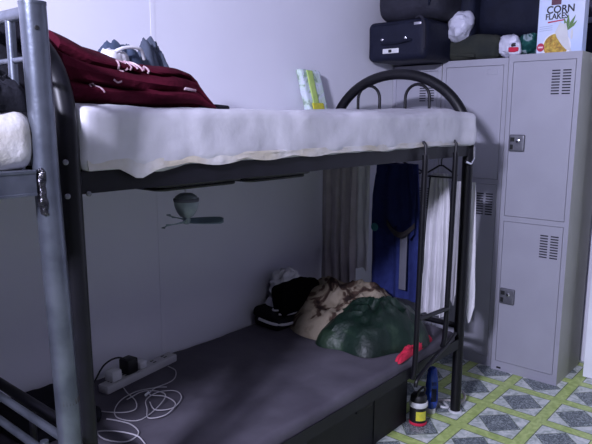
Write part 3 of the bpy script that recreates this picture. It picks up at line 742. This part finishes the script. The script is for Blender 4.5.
cord('white_cable', [(1.19, 1.70, Z+.008), (1.17, 1.64, Z+.006), (1.22, 1.61, Z+.004), (1.29, 1.65, Z+.004), (1.31, 1.71, Z+.004), (1.26, 1.745, Z+.006), (1.19, 1.72, Z+.01), (1.15, 1.66, Z+.01), (1.12, 1.61, Z+.006), (1.17, 1.585, Z+.006), (1.24, 1.62, Z+.008), (1.25, 1.69, Z+.01), (1.22, 1.74, Z+.012), (1.27, 1.775, Z+.01), (1.31, 1.76, Z+.004)], 0.0019, 'cord', 'coiled white cable with a small connector in the middle of the near mattress end', head=((1.205, 1.745, Z+.014), (1.225, 1.755, Z+.014)))
cord('white_cable', [(1.05, 1.93, Z+.02), (1.02, 1.87, Z+.01), (1.04, 1.80, Z), (1.09, 1.72, Z), (1.13, 1.70, Z+.004), (1.165, 1.75, Z+.006), (1.185, 1.83, Z+.004), (1.205, 1.885, Z+.002)], 0.0019, 'cord', 'white cable running from the power strip down to the near post')
cord('white_cable', [(1.03, 1.72, Z), (1.045, 1.68, Z+.002), (1.06, 1.62, Z+.002), (1.045, 1.56, Z), (0.99, 1.545, Z), (0.95, 1.60, Z+.004), (0.96, 1.66, Z+.004), (1.00, 1.62, Z+.004), (1.03, 1.55, Z+.002), (1.02, 1.49, Z)], 0.0023, 'cord', 'white cable lying closest to the camera at the near end of the mattress')

# ------------------------------------------------------------------ bottles by the far post
jr = thing('jar', 'black jar with a white collar and yellow label under the bunk rail', 'jar', (2.43, 1.32, 0))
jc = (2.425, 1.318, 0)
MB().lathe([(0.034, 0.001), (0.040, 0.006), (0.041, 0.02), (0.041, 0.085), (0.038, 0.094)], jc, 28).build('jar_body', 'rubber', jr)
MB().lathe([(0.041, 0.092), (0.044, 0.096), (0.044, 0.112), (0.041, 0.118)], jc, 28).build('collar', 'pvc', jr)
MB().lathe([(0.039, 0.118), (0.038, 0.14), (0.030, 0.150), (0.010, 0.154)], jc, 28).build('lid', 'rubber', jr)
MB().tube(smooth_path([(2.45, 1.305, 0.148), (2.45, 1.30, 0.175), (2.425, 1.295, 0.19), (2.40, 1.305, 0.175), (2.40, 1.31, 0.148)], 5), 0.006, 8).build('handle', 'rubber', jr)
MB().lathe([(0.0395, 0.004), (0.0418, 0.006), (0.0418, 0.018), (0.0405, 0.020)], jc, 28).build('red_band', 'red', jr)
def lab(u, v):
    a = math.radians(195+70*u); return (jc[0]+0.0418*math.cos(a), jc[1]+0.0418*math.sin(a), 0.032+0.045*v)
MB().sheet(lab, 12, 4, 0.0006).build('label', 'yellow', jr)
bt = thing('bottle', 'blue plastic bottle standing on a white cap beside the far post', 'bottle', (2.575, 1.335, 0))
bc = (2.565, 1.325, 0)
MB().lathe([(0.021, 0.0), (0.023, 0.004), (0.023, 0.022), (0.020, 0.026)], bc, 24).build('white_cap', 'pvc', bt)
MB().lathe([(0.020, 0.026), (0.028, 0.036), (0.032, 0.06), (0.031, 0.14), (0.026, 0.20), (0.021, 0.228), (0.012, 0.236)], bc, 28).build('bottle_body', 'blueb', bt)
def lab2(u, v):
    a = math.radians(205+50*u); r = 0.0326-0.0045*v*v*1.0; return (bc[0]+r*math.cos(a), bc[1]+r*math.sin(a), 0.07+0.10*v)
MB().sheet(lab2, 12, 6, 0.0006).build('bottle_label', 'navy', bt)
cord('grey_cable', [(2.66, 1.38, 0.006), (2.70, 1.34, 0.008), (2.73, 1.30, 0.01), (2.71, 1.26, 0.008), (2.76, 1.24, 0.03), (2.79, 1.27, 0.05)], 0.006, 'creamcloth', 'pale cable curled on the floor behind the far post')
cord('grey_cable', [(2.665, 1.335, 0.006), (2.64, 1.305, 0.007), (2.66, 1.28, 0.007), (2.70, 1.33, 0.006)], 0.006, 'pvc', 'white cable end on the floor between the blue bottle and the post')

# ------------------------------------------------------------------ on top of the lockers
HT = 1.755
sc_ = thing('suitcase', 'dark navy soft suitcase with a white tag lying on the corner lockers', 'suitcase', (3.27, 1.83, 1.742))
MB().rbox(3.005, 3.50, 1.675, 2.053, 1.744, 1.962, 0.035, 0.03, wr(0.004, 8, 61, False)).build('case', 'navy', sc_)
MB().tube([(3.011, 1.69, 1.94), (3.011, 2.02, 1.945)], 0.006, 8).build('zip', 'navyd', sc_)
MB().tube(smooth_path([(3.015, 1.76, 1.85), (2.997, 1.78, 1.848), (2.995, 1.86, 1.838), (2.997, 1.94, 1.840), (3.015, 1.96, 1.845)], 5), 0.008, 8).build('front_handle', 'navyd', sc_)
for yy in (1.80, 1.95): MB().lathe([(0.003, -0.010), (0.007, -0.008), (0.007, 0.0)], (3.007, yy, 1.862), 12, 'X').build('rivet', 'chrome', sc_)
tg = MB().rbox(3.001, 3.011, 1.84, 1.945, 1.785, 1.812, 0.004, 0.02).build('white_tag', 'pvc', sc_)
MB().rbox(2.997, 3.003, 1.885, 1.905, 1.790, 1.806, 0.003, 0.02).build('tag_badge', 'hole', tg)
MB().tube(smooth_path([(3.035, 1.755, 1.968), (3.020, 1.72, 1.968), (3.007, 1.69, 1.93), (3.005, 1.685, 1.86), (3.009, 1.685, 1.80)], 6), 0.007, 8).build('strap', 'greybag', sc_)
box(3.001, 3.011, 1.705, 1.75, 1.925, 1.94).build('buckle', 'chrome', sc_, bevel=0.002)
bg2 = thing('duffel_bag', 'charcoal grey bag stacked on top of the navy suitcase', 'bag', (3.35, 1.87, 1.97))
MB().rbox(3.04, 3.55, 1.62, 2.03, 1.968, 2.19, 0.07, 0.03, wr(0.010, 7, 63)).build('bag_body', 'greybag', bg2)
MB().tube(smooth_path([(3.08, 1.70, 1.99), (3.035, 1.68, 2.05), (3.04, 1.66, 2.12), (3.08, 1.68, 2.18)], 6), 0.008, 8).build('strap', 'navyd', bg2)
pb = MB().rbox(3.30, 3.62, 1.56, 1.655, 1.756, 2.17, 0.04, 0.03, wr(0.012, 9, 64)).build('backpack', 'navyd')
tag(pb, 'near-black backpack wedged upright beside the navy suitcase', 'backpack')
wb = MB().rbox(3.235, 3.335, 1.565, 1.685, 1.872, 2.015, 0.04, 0.012, wr(0.020, 16, 65)).build('plastic_bag', 'bagwhite')
tag(wb, 'crumpled white plastic bag wedged above the olive jacket', 'plastic bag')
oj = thing('folded_jacket', 'dark olive canvas jacket folded on the middle locker', 'jacket', (3.45, 1.54, 1.757))
MB().rbox(3.285, 3.62, 1.400, 1.735, 1.757, 1.882, 0.04, 0.02, wr(0.014, 8, 66, True, lambda c, n: Vector((c.x, c.y, c.z if c.z < 1.77 else c.z-0.10*max(0, 1.52-c.y))))).build('jacket_body', 'olive', oj)
MB().tube(smooth_path([(3.29, 1.67, 1.785), (3.28, 1.60, 1.780), (3.278, 1.52, 1.772)], 5), 0.010, 8).build('hem', 'olive', oj)
nb = MB().rbox(3.385, 3.68, 1.13, 1.62, 1.872, 2.22, 0.10, 0.03, wr(0.010, 6, 67, True, lambda c, n: Vector((c.x, c.y, c.z-0.05*max(0, (1.45-c.y)/0.3)*(1 if c.z < 2 else 0.3))))).build('travel_bag', 'navyd')
tag(nb, 'big dark navy travel bag bulging over the middle lockers behind the cereal', 'bag')
wc = thing('paper_bag', 'crumpled white bag with a red print at the joint of two lockers', 'bag', (3.36, 1.34, 1.765))
MB().rbox(3.29, 3.38, 1.295, 1.400, 1.764, 1.868, 0.035, 0.010, wr(0.012, 26, 68)).build('bag_body', 'bagwhite', wc)
MB().rbox(3.276, 3.30, 1.270, 1.335, 1.764, 1.825, 0.012, 0.010, wr(0.005, 30, 69)).build('printed_panel', 'bagwhite', wc)
MB().rbox(3.270, 3.282, 1.278, 1.330, 1.778, 1.800, 0.005, 0.008, wr(0.003, 30, 70)).build('red_print', 'red', wc)
MB().rbox(3.270, 3.282, 1.292, 1.318, 1.804, 1.822, 0.005, 0.008, wr(0.003, 30, 71)).build('dark_print', 'belt', wc)
tb = MB().rbox(3.31, 3.44, 1.203, 1.300, 1.764, 1.870, 0.035, 0.010, wr(0.012, 20, 72)).build('plastic_bag', 'tealbag')
tag(tb, 'green and white patterned plastic bag just left of the cereal box', 'plastic bag')

# cereal box
CX, CY0, CY1, CZ = 3.310, 0.972, 1.197, 1.7635
ce = thing('cereal_box', 'upright cereal box printed CORN FLAKES with a bowl picture', 'cereal box', (CX, (CY0+CY1)/2, CZ))
CH = 0.30
box(CX, CX+0.065, CY0, CY1, CZ, CZ+CH).build('carton', mat('carton_blue_white', (214, 220, 242), 0.4, ns=4, col2=(188, 204, 240)), ce, bevel=0.0015, smooth=False)
fxp = CX-0.0008
rightv = Vector((0, -1, 0)); upv = Vector((0, 0, 1))
W_ = CY1-CY0
def cp(a, z, off=0.0): return (fxp-off, CY1-a, CZ+z)     # a: from the left edge
ink = mat('black_ink', (24, 22, 34), 0.5)
crim = mat('crimson_print', (176, 30, 70), 0.5)
text('lettering', 'CORN', 0.050, ink, ce, cp(0.040, 0.196), rightv, upv, bold=0.0012, sx=0.95)
text('lettering', 'FLAKES', 0.040, ink, ce, cp(0.036, 0.166), rightv, upv, bold=0.0010, sx=0.86)
def poly(name, pts, mt, off=0.0, th=0.0006):
    n = len(pts); A_ = [cp(a, z, off) for a, z in pts]; B_ = [(p[0]-th, p[1], p[2]) for p in A_]
    fs = [tuple(range(n)), tuple(reversed(range(n, 2*n)))]+[(i, (i+1) % n, n+(i+1) % n, n+i) for i in range(n)]
    return MB().add(A_+B_, fs).build(name, mt, ce, smooth=False)
def disc(cx, cz, rx, rz, n=28, a0=0, a1=2*PI): return [(cx+rx*math.cos(a0+(a1-a0)*i/n), cz+rz*math.sin(a0+(a1-a0)*i/n)) for i in range(n)]
poly('crimson_bar', [(0.050, 0.148), (0.135, 0.156), (0.135, 0.162), (0.050, 0.155)], crim)
poly('brand_panel', [(0.062, 0.235), (0.110, 0.235), (0.110, 0.275), (0.062, 0.275)], mat('maroon_print', (84, 40, 62), 0.5))
for k in range(3): poly('small_print', [(0.010, 0.130-0.010*k), (0.075, 0.133-0.010*k), (0.075, 0.136-0.010*k), (0.010, 0.133-0.010*k)], mat('faint_print', (166, 176, 206), 0.5))
poly('bowl', disc(0.100, 0.030, 0.072, 0.070), mat('bowl_print', (226, 226, 234), 0.4))
poly('bowl_inside', disc(0.098, 0.034, 0.062, 0.060), mat('cereal_print', (150, 112, 40), 0.6, ns=60, col2=(206, 176, 70)), 0.0006)
fl = mat('flake_print', (214, 178, 72), 0.6, ns=80, col2=(176, 128, 44))
rg = random.Random(3)
for k in range(22):
    a = rg.uniform(0, 2*PI); r = rg.uniform(0, 0.052); poly('flake', disc(0.092+r*math.cos(a), 0.036+r*math.sin(a)*0.95, rg.uniform(.005, .010), rg.uniform(.004, .008), 7), fl, 0.0012+0.00005*k)
poly('milk_splash', [(0.090, 0.100), (0.112, 0.150), (0.128, 0.138), (0.142, 0.142), (0.150, 0.110), (0.156, 0.070), (0.168, 0.020), (0.178, 0.002), (0.150, 0.012), (0.132, 0.030), (0.115, 0.052), (0.100, 0.075)], 'pvc', 0.0024)
leaf = mat('leaf_green_print', (112, 146, 84), 0.6, ns=50, col2=(78, 112, 64))
for a_, tx, tz in ((0.0, 0.128, 0.170), (0.1, 0.150, 0.185), (0.2, 0.185, 0.178), (0.3, 0.194, 0.150)):
    poly('leaf', [(0.150, 0.105), ((0.150+tx)/2-0.008, (0.105+tz)/2+0.002), (tx, tz), ((0.150+tx)/2+0.008, (0.105+tz)/2-0.002)], leaf, 0.0006+a_*0.0006)
poly('milk_drop', disc(0.172, 0.085, 0.006, 0.026, 12), 'pvc', 0.0012)
poly('round_badge', disc(0.022, 0.030, 0.019, 0.021), crim, 0.0024)
poly('badge_mark', [(0.010, 0.026), (0.034, 0.026), (0.034, 0.034), (0.010, 0.034)], mat('pale_pink_print', (232, 190, 206), 0.5), 0.0031)
